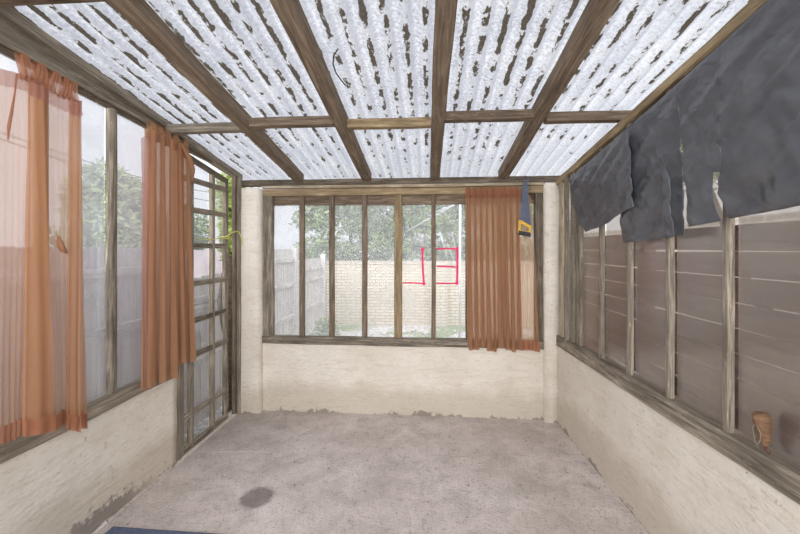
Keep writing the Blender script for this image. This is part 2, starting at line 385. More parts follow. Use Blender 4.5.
def rough_block(name, corners, mat, parent=None, top_round=.012, amp=.006, step=.05, z0=-.05, z1=.6, tag_kind=None, sharp=False):
    """vertical prism over a 4-corner plan (counter-clockwise), with hand-trowelled faces and softened top edge"""
    V = []; F = []; ring = []
    cs = [Vector((c[0], c[1], 0)) for c in corners]; cen = sum(cs, Vector()) / 4
    per = []
    for i in range(4):
        a, b = cs[i], cs[(i + 1) % 4]; n = max(1, int((b - a).length / step))
        for k in range(n):
            per.append(a.lerp(b, k / n))
    zs = [z0 + (z1 - top_round - z0) * k / max(1, int((z1 - z0) / step)) for k in range(max(1, int((z1 - z0) / step)) + 1)]
    lv = [(z, 0.0) for z in zs] + [(z1 - top_round * .3, top_round * .3), (z1, top_round)]
    for z, ins in lv:
        for p in per:
            d = (p - cen); d.normalize()
            q = Vector((p.x, p.y, z)); nn = noise.noise((p.x * 3.1, p.y * 3.1, z * 3.1)) + .5 * noise.noise((p.x * 9, p.y * 9, z * 9))
            q += Vector((d.x, d.y, 0)) * (nn * amp - ins)
            V.append(q)
    m = len(per)
    for i in range(len(lv) - 1):
        for k in range(m): F.append((i * m + k, i * m + (k + 1) % m, (i + 1) * m + (k + 1) % m, (i + 1) * m + k))
    F.append(tuple((len(lv) - 1) * m + k for k in range(m)))
    return link(name, V, F, mat, parent, smooth=True)

# ------------------------------------------------------------------ the shell
YF = -0.62
floor_v = []; floor_f = []; NX, NY = 60, 80
for j in range(NY + 1):
    for i in range(NX + 1):
        x = -1.72 + 3.0 * i / NX; y = YF + (3.25 - YF) * j / NY
        floor_v.append((x, y, noise.noise((x * 1.7, y * 1.7, 0)) * .003 + noise.noise((x * 9, y * 9, 4)) * .0008 - .002))
for j in range(NY):
    for i in range(NX): a = j * (NX + 1) + i; floor_f.append((a, a + 1, a + NX + 2, a + NX + 1))
b0 = len(floor_v)
gf = G(); gf.quadbox(-1.72, 1.28, YF, 3.25, -.12, -.012)
floor_v += [tuple(v) for v in gf.v]; floor_f += [tuple(b0 + i for i in f) for f in gf.f]
fl = link('floor', floor_v, floor_f, 'concrete', smooth=False); tag(fl, kind='structure')
# cement ridge and crack lines in the floor
def floor_line(name, pxs, r, mat):
    g = G(); pts = [on_z(*p) for p in pxs]; fine = []
    for a, b in zip(pts, pts[1:]):
        for k in range(6): q = a.lerp(b, k / 6); q += Vector((random.uniform(-.004, .004), random.uniform(-.004, .004), 0)); q.z = .0; fine.append(q)
    fine.append(pts[-1]); g.tube(fine, r, 6); g.obj(name, mat, fl)
floor_line('cement_ridge', [(212, 452), (240, 451.5), (270, 452.5)], .0018, 'ridge')
floor_line('cement_ridge', [(270, 452.5), (282, 440), (291, 427)], .0015, 'ridge')
wl = rough_block('wall_left', [(-1.80, YF), (XL, YF), (XL, 2.325), (-1.80, 2.325)], 'plaster', z1=.588); tag(wl, kind='structure')
# crumbled footing along the base of the left wall
g = G(); base = []
for k in range(60):
    y = 0.9 + 1.4 * k / 60; r = .012 + .012 * abs(noise.noise((y * 6, 1, 2))) ; base.append((XL + .004, y, .0 + .006 * noise.noise((y * 11, 5, 5)))); 
g.tube(base, [.010 + .016 * max(0, noise.noise((k * .33, 1, 2)) + .15) for k in range(60)], 9); g.obj('wall_footing', 'concrete', wl, smooth=True)
wb = rough_block('wall_back', [(-1.60, 3.155), (1.06, 3.155), (1.06, 3.33), (-1.60, 3.33)], 'plaster', z1=.583); tag(wb, kind='structure')
rough_block('pillar', [(-1.655, 3.09), (-1.447, 3.09), (-1.447, 3.33), (-1.655, 3.33)], 'plaster', wb, z1=1.925, top_round=.022)
rough_block('pillar', [(.925, 3.11), (1.05, 3.11), (1.05, 3.33), (.925, 3.33)], 'plaster', wb, z1=1.94, top_round=.022)
wr = rough_block('wall_right', [(xr(YF), YF), (xr(YF) + .16, YF), (xr(3.33) + .16, 3.33), (xr(3.16), 3.16)], 'plaster', z1=.648); tag(wr, kind='structure')
wf = rough_block('wall_front', [(-1.80, YF - .2), (1.40, YF - .2), (1.40, YF), (-1.80, YF)], 'plaster', z1=.6, step=.12); tag(wf, kind='structure')  # unseen wall behind the camera, kept low so the sky lights the room

# ------------------------------------------------------------------ roof
ceil = thing('ceiling', (0, 0, 2.2), kind='structure')
def rafter(x0, x1, y0=YF, y1=3.14, h=.075, dz=0, mat='rafter', x0n=None, name='rafter'):
    xm = (x0 + x1) / 2; xn = xm if x0n is None else x0n
    return board(name, (xn, y0, roofz(y0) + dz), (xm, y1, roofz(y1) + dz), abs(x1 - x0), h, mat, ceil, side=(0, 0, 1), wob=.003)
rafter(-1.155, -1.078); rafter(-.568, -.492); rafter(.000, .078, x0n=.075); rafter(.560, .636, x0n=.664)
# edge timbers
board('edge_rafter', (XL - .012, YF, roofz(YF) + .028), (XL - .012, 3.14, roofz(3.14) + .028), .07, .047, 'grey_wood', ceil)
board('edge_rafter', (xr(YF) + .14, YF, roofz(YF)), (xr(3.3) + .14, 3.3, roofz(3.3)), .05, .07, 'dark_wood', ceil)
board('edge_batten', (xr(YF) + .012, YF, roofz(YF) - .066), (xr(3.12) + .012, 3.12, roofz(3.12) - .066), .045, .05, 'tan_wood', ceil)
def noggin(xa, xb, ya, yb, dz=0.0, h=.05, mat='rafter'):
    ym = (ya + yb) / 2; board('noggin', (xa, ym, roofz(ym) + dz), (xb, ym, roofz(ym) + dz), yb - ya, h, mat, ceil)
for xa, xb, ya, yb, m in ((-1.64, -1.155, 2.20, 2.255, 'grey_wood'), (-1.078, -.568, 2.155, 2.215, 'rafter'), (-.492, .006, 2.20, 2.255, 'tan_wood'), (.084, .585, 2.145, 2.205, 'rafter'), (.66, 1.125, 2.185, 2.25, 'rafter'),
                       (-1.64, -1.155, 1.20, 1.262, 'rafter'), (-1.078, -.568, 1.15, 1.205, 'rafter'), (-.492, .03, 1.16, 1.215, 'rafter'), (.11, .59, 1.14, 1.2, 'rafter'), (.68, 1.18, 1.15, 1.21, 'rafter'),
                       (-1.64, -1.155, .20, .262, 'rafter'), (-1.078, -.568, .18, .24, 'rafter'), (-.492, .05, .2, .255, 'rafter'), (.13, .60, .2, .26, 'rafter'), (.69, 1.22, .2, .26, 'rafter')):
    noggin(xa, xb, ya, yb, h=.052, mat=m)
# wall plate, ledge and head rails over the back window
board('wall_plate', (-1.66, 3.165, 1.945), (1.10, 3.165, 1.945), .06, .052, 'dark_wood', ceil)
board('ledge_strip', (-1.44, 3.145, 1.918), (.92, 3.145, 1.918), .05, .024, 'pale_wood', ceil)
# corrugated sheets, one per bay
P = .081; AMP = .010
def sheet(xa, xb, dz=0.0):
    nx = int((xb - xa) / (P / 10)) + 1; ys = [YF - .1 + (3.5 - YF + .1) * k / 60 for k in range(61)]
    V = []; F = []
    for y in ys:
        for i in range(nx + 1):
            x = xa + (xb - xa) * i / nx
            V.append((x, y, roofz(y) + .075 + AMP + dz + AMP * sin(2 * pi * x / P) + .004 * noise.noise((x * 2, y * 2, 7))))
    for j in range(60):
        for i in range(nx): a = j * (nx + 1) + i; F.append((a, a + 1, a + nx + 2, a + nx + 1))
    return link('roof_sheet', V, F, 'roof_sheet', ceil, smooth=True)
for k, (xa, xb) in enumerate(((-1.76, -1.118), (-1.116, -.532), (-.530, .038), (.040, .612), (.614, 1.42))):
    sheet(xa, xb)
# a bent twig caught on the roof
g = G(); tw = [on_z(a, b, 0) for a, b in ((0, 0),)]
def on_roof(px, py, dz=.07): 
    d = ray(px, py); # z = 1.97+dz+.166*(3.15-y)
    k = 1.97 + dz + .166 * 3.15; t = (k - EYE) / (d.z + .166 * d.y); return O + d * t
g.tube([on_roof(338, 49), on_roof(334, 55), on_roof(333, 64), on_roof(336, 73), on_roof(341, 80), on_roof(346, 86)], .0035, 6)
tag(g.obj('twig', 'bark', smooth=True), 'thin curved dark twig lying against the clear roof in the middle bay', 'twig')

# ------------------------------------------------------------------ windows
# window_1: left glazing
w1 = thing('window_1', (XL, 1.2, .59), kind='structure')
board('sill', (XL - .018, YF, .588), (XL - .018, 2.32, .575), .075, .07, 'grey_wood', w1, h1=.066)
board('top_rail', (XL - .02, YF, zl(YF)), (XL - .02, 3.16, zl(3.16)), .05, .06, 'dark_wood', w1, h1=.02)
hb0, hb1 = YF, 3.1
board('head_board', (XL - .03, hb0, zl(hb0) + .055), (XL - .03, hb1, zl(hb1) + .02), .04, roofz(hb0) + .03 - zl(hb0) - .055, 'grey_wood', w1, h1=max(.01, roofz(hb1) + .03 - zl(hb1) - .02))
mys = [-.25, .1, .45, .80, 1.125, 1.475, 1.833, 2.12]
for y in mys: board('mullion', (XL - .02, y + .012, .64), (XL - .02, y + .012, zl(y) + .005), .036, .04, 'grey_wood', w1, side=(1, 0, 0), wob=.0015, center=True)
board('post', (XL - .02, 2.352, .0), (XL - .02, 2.352, zl(2.36) + .005), .045, .045, 'grey_wood', w1, side=(1, 0, 0), wob=.0015, center=True)
ed = [YF] + mys + [2.352]
for a, b in zip(ed, ed[1:]):
    g = G(); y0, y1 = a + .02, b - .02; x = XL - .028
    g.prism([(x, y0, .64), (x, y1, .64), (x, y1, zl(y1) + .01), (x, y0, zl(y0) + .01)], (-1, 0, 0), .003); g.obj('pane', 'glass_left', w1)
board('post', (XL - .002, 3.056, -.01), (XL - .002, 3.056, 2.04), .034, .03, 'dark_wood', w1, side=(1, 0, 0), center=True)
board('post', (XL + .014, 3.088, -.01), (XL + .014, 3.088, 2.02), .028, .05, 'grey_wood', w1, side=(1, 0, 0), center=True)

# door_1: glazed lattice door in the left wall
d1 = thing('door_1', (XL, 2.65, 0), kind='structure')
def dtop(y): return on_x(211, 168, XL).z + (on_x(227, 178.5, XL).z - on_x(211, 168, XL).z) * (y - 2.712) / (2.935 - 2.712)
for y, w in ((2.497, .03), (2.757, .034), (2.945, .04)):
    board('stile', (XL - .02, y, .01), (XL - .02, y, dtop(y)), w, .035, 'grey_wood', d1, side=(1, 0, 0), wob=.001, center=True)
board('stile', (XL - .02, 2.392, .01), (XL - .02, 2.392, dtop(2.392)), .03, .035, 'grey_wood', d1, side=(1, 0, 0), wob=.001, center=True)
for z in (.03, .25, .65, .895, 1.155, 1.423, 1.675, 1.885):
    board('rail', (XL - .014, 2.38, z), (XL - .014, 2.955, z), .038 if z != .03 else .05, .022, 'grey_wood', d1, side=(1, 0, 0), wob=.001, center=True)
board('rail', (XL - .014, 2.38, dtop(2.38) - .018), (XL - .014, 2.955, dtop(2.955) - .018), .04, .024, 'dark_wood', d1, side=(1, 0, 0), wob=.001, center=True)
for a, b in ((2.407, 2.463), (2.507, 2.72), (2.77, 2.905)):
    g = G(); x = XL - .028; g.prism([(x, a, .05), (x, b, .05), (x, b, dtop(b) - .03), (x, a, dtop(a) - .03)], (-1, 0, 0), .003); g.obj('pane', 'glass_door', d1)
g = G(); g.quadbox(XL - .09, XL + .015, 2.33, 3.06, -.05, .008); g.obj('threshold', 'ridge', d1)

# window_2: back window
w2 = thing('window_2', (-.25, YB, .583), kind='structure')
board('sill', (-1.445, YB + .012, .585), (.925, YB + .012, .585), .075, .062, 'grey_wood', w2)
board('top_rail', (-1.445, YB + .02, 1.858), (.925, YB + .02, 1.858), .05, .058, 'tan_wood', w2)
board('head_board', (-1.36, YB + .045, 1.778), (.86, YB + .045, 1.778), .025, .085, 'rafter', w2)
board('jamb', (-1.403, YB + .02, .645), (-1.403, YB + .02, 1.86), .085, .05, 'grey_wood', w2, side=(0, 1, 0), center=True)
board('jamb', (.892, YB + .02, .645), (.892, YB + .02, 1.86), .065, .05, 'dark_wood', w2, side=(0, 1, 0), center=True)
mul = [(-1.106, .042), (-.843, .042), (-.558, .042), (-.269, .066), (.030, .036), (.316, .036), (.60, .036)]
for x, w in mul: board('mullion', (x, YB + .025, .645), (x, YB + .025, 1.862), w, .04, 'rafter' if w < .06 else 'tan_wood', w2, side=(0, 1, 0), wob=.001, center=True)
ed = [(-1.403, .085)] + mul + [(.892, .065)]
panes = []
for (a, wa), (b, wbb) in zip(ed, ed[1:]):
    g = G(); g.quadbox(a + wa / 2 - .006, b - wbb / 2 + .006, YB + .040, YB + .043, .643, 1.79); panes.append(g.obj('pane', 'glass_back', w2))
# sprayed marks on two panes
def stroke(g, pts, r):
    P3 = [on_y(a, b, YB + .036) for a, b in pts]
    for a, b in zip(P3, P3[1:]):
        d = (b - a).normalized(); n = Vector((-d.z, 0, d.x)) * r
        w = 5
        top = [a.lerp(b, k / w) + n * (1 + .25 * noise.noise((k, a.x * 9, 2))) for k in range(w + 1)]; bot = [a.lerp(b, k / w) - n * (1 + .25 * noise.noise((k, a.x * 9, 8))) for k in range(w + 1)]
        g.prism(bot + top[::-1], (0, 1, 0), .002)
def dot(g, px, py, r):
    c = on_y(px, py, YB + .0355); g.prism([c + Vector((cos(2 * pi * k / 14) * r, 0, sin(2 * pi * k / 14) * r)) for k in range(14)], (0, 1, 0), .002)
g = G(); stroke(g, [(422.5, 249.5), (422.7, 266), (423.8, 283.5)], .009); stroke(g, [(402.5, 283), (412, 282.8), (423.8, 283.6)], .006); dot(g, 422.6, 249, .016); dot(g, 424, 283.8, .014)
o = g.obj('painted_mark', 'pink', panes[4]); o['label'] = 'pink sprayed backwards L shaped mark'
g = G(); stroke(g, [(457.2, 248.5), (457.4, 266), (457, 283)], .009); stroke(g, [(436, 249), (446, 248.6), (457.2, 248.8)], .007); stroke(g, [(436.5, 266.3), (447, 266.6), (457, 267)], .007); stroke(g, [(436, 283.2), (447, 283.5), (457, 283.2)], .006)
dot(g, 457.3, 248.3, .014); dot(g, 457.2, 267, .011); dot(g, 457, 283.2, .015)
o = g.obj('painted_mark', 'pink', panes[5]); o['label'] = 'pink sprayed backwards E shaped mark'

# window_3: right glazing
w3 = thing('window_3', (xr(2), 2.0, .65), kind='structure')
board('sill', (xr(YF) + .03, YF, .646), (xr(3.1) + .03, 3.1, .624), .085, .085, 'grey_wood', w3, h1=.085)
r3 = [(2.783, .165, 'grey_wood'), (2.409, .05, 'grey_wood'), (2.109, .056, 'grey_wood'), (1.793, .053, 'grey_wood'), (1.475, .053, 'grey_wood'), (1.14, .053, 'grey_wood'), (.8, .053, 'grey_wood'), (.45, .053, 'grey_wood'), (.1, .053, 'grey_wood'), (-.25, .053, 'grey_wood')]
for y, w, m in r3:
    nm = 'mullion' if w < .1 else 'jamb'
    if nm == 'jamb': y, w = 2.84, .05
    if nm == 'mullion': y, w = y + .014, w * .52
    board(nm, (xr(y) + .014, y, .72), (xr(y) + .014, y, roofz(y) - .06), w, .028, m, w3, side=(1, .045, 0), wob=.0015, center=True)
board('jamb', (xr(2.745) + .02, 2.745, .72), (xr(2.745) + .02, 2.745, roofz(2.745) - .06), .07, .03, 'grey_wood', w3, side=(1, .045, 0), wob=.0015, center=True)
board('corner_batten', (xr(3.0) + .005, 2.93, .65), (xr(3.0) + .005, 2.93, 1.95), .03, .03, 'grey_wood', w3, side=(1, .045, 0), center=True)
board('corner_post', (xr(3.05) + .02, 3.05, .65), (xr(3.05) + .02, 3.05, 1.95), .06, .04, 'pale_wood', w3, side=(1, .045, 0), center=True)
board('top_rail', (xr(YF) + .03, YF, roofz(YF) - .08), (xr(3.1) + .03, 3.1, roofz(3.1) - .08), .045, .06, 'dark_wood', w3)
ys = [3.0] + [a for a, _, _ in r3] + [YF]
for a, b in zip(ys, ys[1:]):
    g = G(); ya, yb = a - .015, b + .015
    g.prism([(xr(ya) + .024, ya, .71), (xr(yb) + .024, yb, .71), (xr(yb) + .024, yb, roofz(yb) - .06), (xr(ya) + .024, ya, roofz(ya) - .06)], (1, .045, 0), .003); g.obj('pane', 'glass_right', w3)

# ------------------------------------------------------------------ curtains
def interp(ctrl, u):
    """Catmull-Rom through evenly spaced control tuples"""
    n = len(ctrl) - 1; x = min(max(u * n, 0), n - 1e-6); i = int(x); t = x - i
    p = [Vector(ctrl[max(0, min(n, i + k))]) for k in (-1, 0, 1, 2)]
    return .5 * ((2 * p[1]) + (-p[0] + p[2]) * t + (2 * p[0] - 5 * p[1] + 4 * p[2] - p[3]) * t * t + (-p[0] + 3 * p[1] - 3 * p[2] + p[3]) * t ** 3)
def drape(name, top, bot, mat, parent, nu=200, nv=36, ripple=0.0, rn=20, axis='y', seed=0, mid=None, u0=0, u1=1, v0=0, v1=1):
    """top/bot: control 3D points of the upper and lower edges"""
    V = []; F = []
    for j in range(nv + 1):
        v = v0 + (v1 - v0) * j / nv
        for i in range(nu + 1):
            u = u0 + (u1 - u0) * i / nu
            a = interp(top, u); b = interp(bot, u)
            e = v + .06 * sin(v * pi) * noise.noise((u * 6, seed, 3))
            p = a.lerp(b, e)
            r = ripple * (.35 + .65 * v) * sin(2 * pi * rn * u + 1.3 * noise.noise((u * 5, v * 1.5, seed)))
            n2 = .006 * noise.noise((u * 14, v * 3, seed + 5))
            if axis == 'y': p.x += r + n2
            else: p.y += r + n2
            V.append(p)
    for j in range(nv):
        for i in range(nu): a = j * (nu + 1) + i; F.append((a, a + 1, a + nu + 2, a + nu + 1))
    return link(name, V, F, mat, parent, smooth=True)
def lx(px, py, off): return on_x(px, py, XL + off)

# curtain rail along the left head
rail = thing('curtain_rail', (XL + .012, 1.8, zl(1.8)), 'thin grey curtain rail running along the top of the left window', 'curtain rail')
rp0 = Vector((XL + .012, .55, zl(.55) + .022)); rp1 = Vector((XL + .012, 2.47, zl(2.47) + .022))
board('track', rp0, rp1, .008, .02, 'grey_wood', rail, side=(0, 0, 1), center=True)
for y in (.8, 1.72):
    g = G(); g.quadbox(XL - .0, XL + .012, y - .012, y + .012, zl(y) + .005, zl(y) + .035); g.obj('bracket', 'rust', rail)

# sheer curtain at the near left
c0 = thing('curtain', (XL + .06, 1.4, .6), 'long thin see-through orange curtain at the far left of the photo, hanging by tabs', 'curtain')
top0 = [lx(-150, 22, .05), lx(-60, 45, .05), lx(-10, 66, .045), lx(14, 72, .04), lx(26, 76, .035), lx(43, 82, .05), lx(28, 80, .065), lx(42, 86, .08), lx(56, 93, .05), lx(68, 98, .045), lx(81, 101, .05), lx(70, 100, .07), lx(80, 104, .08)]
bot0 = [lx(-150, 500, .05), lx(-60, 468, .05), lx(-8, 446, .06), lx(10, 440, .05), lx(22, 434, .05), lx(55, 425, .05), lx(22, 436, .09), lx(54, 430, .11), lx(62, 424, .06), lx(74, 424, .05), lx(86, 428, .05), lx(66, 428, .085), lx(80, 432, .10)]
P0 = drape('sheer_panel', top0, bot0, 'curtain_sheer', c0, 320, 40, .004, 26, seed=1)
drape('header_band', [p + Vector((.006, 0, .0)) for p in top0], [p + (q - p) * .045 + Vector((.006, 0, 0)) for p, q in zip(top0, bot0)], 'lace', P0, 320, 3, .004, 26, seed=1)
drape('bottom_hem', [p + (q - p) * .955 + Vector((.006, 0, 0)) for p, q in zip(top0, bot0)], [q + Vector((.006, 0, -.003)) for q in bot0], 'hem', P0, 320, 3, .004, 26, seed=1)
def tab(px, pyt, pxb, pyb, w, parent, off=.03, mat='hem', tw=.3):
    """a gathered strip over the rail, flaring to the header"""
    a = lx(px, pyt, off); b = lx(pxb, pyb, off + .012); V = []; F = []; nu, nv = 12, 10
    for side in (0, 1):
        for j in range(nv + 1):
            v = j / nv; c = a.lerp(b, v); ww = w * (.55 + .45 * v)
            for i in range(nu + 1):
                u = i / nu - .5
                V.append(Vector((c.x + (-.016 if side else .014) * (1 - v * .6) + .007 * sin(u * 16 + side * 2) * v, c.y + u * ww + .01 * sin(v * 3 + px), c.z)))
    m = (nu + 1) * (nv + 1)
    for s in (0, 1):
        for j in range(nv):
            for i in range(nu): q = s * m + j * (nu + 1) + i; F.append((q, q + 1, q + nu + 2, q + nu + 1))
    for i in range(nu): F.append((i, i + 1, m + i + 1, m + i))
    return link('tab', V, F, mat, parent, smooth=True)
for px, pyt, pxb, pyb, w in ((24, 55, 24, 80, .055), (38, 63, 36, 86, .06), (52, 71, 54, 94, .055), (63, 77, 62, 98, .04), (72, 82, 74, 102, .05)):
    tab(px, pyt, pxb, pyb, w, c0)
# loose cord trailing from the header, and the torn tail
g = G(); g.tube([lx(17, 74, .05), lx(15, 92, .055), lx(12, 110, .05), lx(9, 126, .055), lx(8, 140, .05)], [.003, .003, .005, .006, .002], 6); g.obj('loose_thread', 'hem', c0, smooth=True)
g = G(); g.tube([lx(58, 236, .08), lx(60, 243, .085), lx(63, 250, .085), lx(67, 253, .08)], [.004, .012, .012, .003], 8); g.obj('loose_tail', 'curtain', c0, smooth=True)

# dense curtain over the post left of the door
c1 = thing('curtain', (XL + .06, 2.25, .58), 'dense rust orange curtain gathered beside the lattice door', 'curtain')
def folded(a, b, n, amp, depth, z, wall, off0, axis='y', zf=None, seed=0):
    """control points of a gathered hem: n folds between a and b"""
    out = []
    for k in range(n * 4 + 1):
        t = k / (n * 4); s = a + (b - a) * t + amp * sin(2 * pi * n * t) * (.8 + .4 * noise.noise((t * 7, seed, 0)))
        o = off0 + depth * (.5 - .5 * cos(2 * pi * n * t)) * (.7 + .6 * abs(noise.noise((t * 5, seed, 4))))
        zz = z(t) if callable(z) else z
        out.append(Vector((wall + o, s, zz)) if axis == 'y' else Vector((s, wall - o, zz)))
    return out
ta, tb = lx(147, 128, .05), lx(190, 150, .05); ba, bb = lx(144, 391, .06), lx(196, 362, .06)
top1 = folded(ta.y, tb.y, 5, .042, .04, lambda t: ta.z + (tb.z - ta.z) * t, XL, .035, seed=2)
def zb1(t):
    if t < .55: return ba.z + .012 * sin(t * 9)
    return ba.z + .02 + .07 * (t - .55) + .03 * sin((t - .55) * 9)
bot1 = folded(ba.y, bb.y, 5, .062, .055, zb1, XL, .04, seed=3)
drape('voile_panel', top1, bot1, 'curtain', c1, 340, 44, .003, 17, seed=4)
# single sheer strip hanging free on the near side
drape('sheer_edge', [lx(141, 138, .045), lx(144, 137, .05), lx(150, 136, .055)], [lx(143, 388, .045), lx(146, 390, .05), lx(152, 389, .055)], 'lace', c1, 20, 30, .003, 2, seed=6)
for px, pyt, pxb, pyb, w in ((151, 122, 150, 140, .055), (158, 126, 158, 142, .05), (166, 130, 167, 146, .055), (175, 134, 175, 150, .05), (184, 140, 184, 156, .05)):
    tab(px, pyt, pxb, pyb, w * 1.3, c1, mat='curtain')
# slipped corner bundle at its far end
g = G(); g.tube([lx(180, 142, .06), lx(186, 152, .07), lx(190, 160, .08), lx(193, 170, .08), lx(192, 182, .07)], [.006, .014, .017, .014, .006], 10); o = g.obj('slipped_header', 'curtain', c1, smooth=True)

# curtain on the back window
c2 = thing('curtain', (.54, YB - .07, .55), 'rust orange curtain gathered on a rod across the back window', 'curtain')
YC = YB - .055
pa, pb = on_y(465.5, 189, YC), on_y(520, 187.5, YC); qa, qb = on_y(468, 345, YC), on_y(523, 346, YC)
top2 = folded(pa.x, pb.x, 9, .022, .028, lambda t: pa.z, YB, .03, 'x', seed=5)
bot2 = folded(qa.x, qb.x, 9, .036, .055, lambda t: qa.z - .03 - .025 * sin(t * 17) * (.4 + .6 * sin(t * pi)), YB, .03, 'x', seed=8)
P3 = drape('voile_panel', top2, bot2, 'curtain', c2, 420, 40, .003, 60, 'x', seed=9)
hd = [p + Vector((0, -.008, .0)) for p in top2]
drape('header_ruffle', [p + Vector((0, 0, .012)) for p in hd], [p + Vector((0, .0, -.075)) for p in hd], 'hem', P3, 420, 8, .003, 60, 'x', seed=9)
g = G(); ra, rb = on_y(464, 196, YC), on_y(536, 194, YC); g.tube([(ra.x + .03, YB - .034, ra.z), (rb.x, YB - .034, rb.z)], .0045, 10)
rd = tag(g.obj('curtain_rod', 'rust', smooth=True), 'slim dark rod threaded through the back window curtain', 'curtain rod')
sa = [on_y(519, 190, YC), on_y(522, 190, YC), on_y(526, 192, YC), on_y(530, 196, YC), on_y(532, 204, YC)]
sb = [on_y(519, 350, YC), on_y(525, 350, YC), on_y(531, 350, YC), on_y(535, 351, YC), on_y(540, 352, YC)]
P2 = drape('sheer_panel', sa, sb, 'curtain_sheer', c2, 60, 34, .007, 5, 'x', seed=12)
drape('bottom_hem', [a.lerp(b, .93) + Vector((0, -.006, 0)) for a, b in zip(sa, sb)], [b + Vector((0, -.006, -.002)) for b in sb], 'hem', P2, 60, 3, .007, 5, 'x', seed=12)

# ------------------------------------------------------------------ black plastic sheets on the right
def tarp_sheet(name, tops, bots, off, label, seed, nu=60, nv=40, amp=.022, mid=.0, creases=()):
    """columns between matching top and bottom pixels traced on the right wall plane"""
    V = []; F = []; n = len(tops) - 1
    def lin(l, u):
        x = min(u * n, n - 1e-6); i = int(x); t = x - i; return (l[i][0] + (l[i + 1][0] - l[i][0]) * t, l[i][1] + (l[i + 1][1] - l[i][1]) * t)
    for j in range(nv + 1):
        v = j / nv
        for i in range(nu + 1):
            u = i / nu; a = lin(tops, u); b = lin(bots, u)
            p0 = on_r(*a, off); p1 = on_r(*b, off)
            p = p0.lerp(p1, v)
            w = amp * v ** .6 * (noise.noise((p.y * 3.2 + seed, p.z * 2.0, seed)) + .5 * noise.noise((p.y * 9 + p.z * 5, p.z * 4, seed + 2)))
            cr = .010 * (abs(noise.noise((p.y * 6 + p.z * 9, seed, 1))) - .25) + .004 * noise.noise((p.y * 30 - p.z * 24, p.z * 12, seed))
            e_ = p.y * 4.2 + p.z * 7.5 * (1 if int(seed) % 2 else -1); rd = 1 - abs(noise.noise((e_, p.z * 1.3 + p.y, seed + 7))) * 2.6; cr += .011 * max(0, rd) ** 2
            p.x -= w + cr * min(1, v * 5) + mid * sin(v * pi)
            V.append(p)
    m = len(V)
    V += [q + Vector((.002, 0, 0)) for q in V]
    for j in range(nv):
        for i in range(nu):
            a = j * (nu + 1) + i; F.append((a, a + 1, a + nu + 2, a + nu + 1)); F.append((m + a, m + a + nu + 1, m + a + nu + 2, m + a + 1))
    for i in range(nu):
        F.append((i, m + i, m + i + 1, i + 1)); a = nv * (nu + 1) + i; F.append((a, a + 1, m + a + 1, m + a))
    for j in range(nv):
        a = j * (nu + 1); F.append((a, a + nu + 1, m + a + nu + 1, m + a)); a += nu; F.append((a, m + a, m + a + nu + 1, a + nu + 1))
    return tag(link(name, V, F, 'tarp', smooth=True), label, 'plastic sheet')
def at_n(l, n):   # resample a pixel polyline evenly
    out = []; m = len(l) - 1
    for k in range(n):
        x = min(k / (n - 1) * m, m - 1e-6); i = int(x); t = x - i; out.append((l[i][0] + (l[i + 1][0] - l[i][0]) * t, l[i][1] + (l[i + 1][1] - l[i][1]) * t))
    return out
tarp_sheet('plastic_sheet', at_n([(570.5, 177.5), (589, 161.5), (608, 145), (628, 129)], 7), [(571, 188), (577, 218), (585, 232), (598, 227), (611, 221), (622, 213), (634.5, 207)], .055, 'black plastic sheet nearest the back corner, smallest piece with a pointed lower corner', 3)
tarp_sheet('plastic_sheet', at_n([(614, 139), (635, 121), (655, 104), (679, 82)], 7), [(624.5, 243), (634, 242), (645, 241), (655, 239.5), (664, 238.5), (673, 237), (684.5, 235)], .028, 'black plastic sheet in the middle, square cut bottom, tucked behind the corner piece', 11)
big_t = [(675, 86), (680, 81), (686, 75.5), (692, 70), (699, 63.5), (713, 51), (719, 45.5), (721, 44), (723, 42), (729, 36.5), (745, 21), (768, 0), (800, -30), (830, -58), (870, -96), (930, -150)]
big_b = [(690.5, 227), (698, 225.5), (705, 224), (712, 222.5), (718, 221), (712.5, 172.5), (721.5, 172), (721, 193), (724.5, 217), (728, 219), (745, 216), (768, 212), (800, 207), (840, 200), (900, 190), (980, 172)]
tarp_sheet('plastic_sheet', big_t, big_b, .06, 'largest black plastic sheet nearest the camera with a notch cut from its lower edge', 23, nu=180, nv=50, amp=.03)
# narrow loose flap over the middle sheet
tarp_sheet('plastic_flap', [(661, 150), (664, 165), (670, 180)], [(666, 236), (670, 238), (674, 236)], .062, 'narrow loose strip of black plastic hanging over the middle sheet above a mullion', 31, nu=12, nv=24, amp=.006)

# ------------------------------------------------------------------ handsaw hung by its tip
saw = thing('handsaw', on_y(525, 236, 3.05), 'handsaw with a yellow and black handle hanging tip up beside the back curtain', 'handsaw')
YS = 3.052
def sp(px, py, dy=0): return on_y(px, py, YS + dy)
g = G()
bl = [sp(523.2, 181), (sp(527.2, 181.5))] + [sp(527.2 + 3.6 * k / 22 + (.25 if k % 2 else 0), 181.5 + 44 * k / 22) for k in range(1, 23)] + [sp(519.4, 222)]
g.prism(bl, (0, 1, 0), .0016); g.obj('blade', 'saw_blade', saw)
def ringpoly(name, outer, inner, th, mat, dy):
    V = []; F = []; n = len(outer)
    for pts, d in ((outer, 0), (inner, 0), (outer, th), (inner, th)): V += [sp(a, b, dy + d) for a, b in pts]
    for i in range(n):
        j = (i + 1) % n
        F += [(i, j, n + j, n + i), (2 * n + i, 3 * n + i, 3 * n + j, 2 * n + j), (i, 2 * n + i, 2 * n + j, j), (n + i, n + j, 3 * n + j, 3 * n + i)]
    return link(name, V, F, mat, saw)
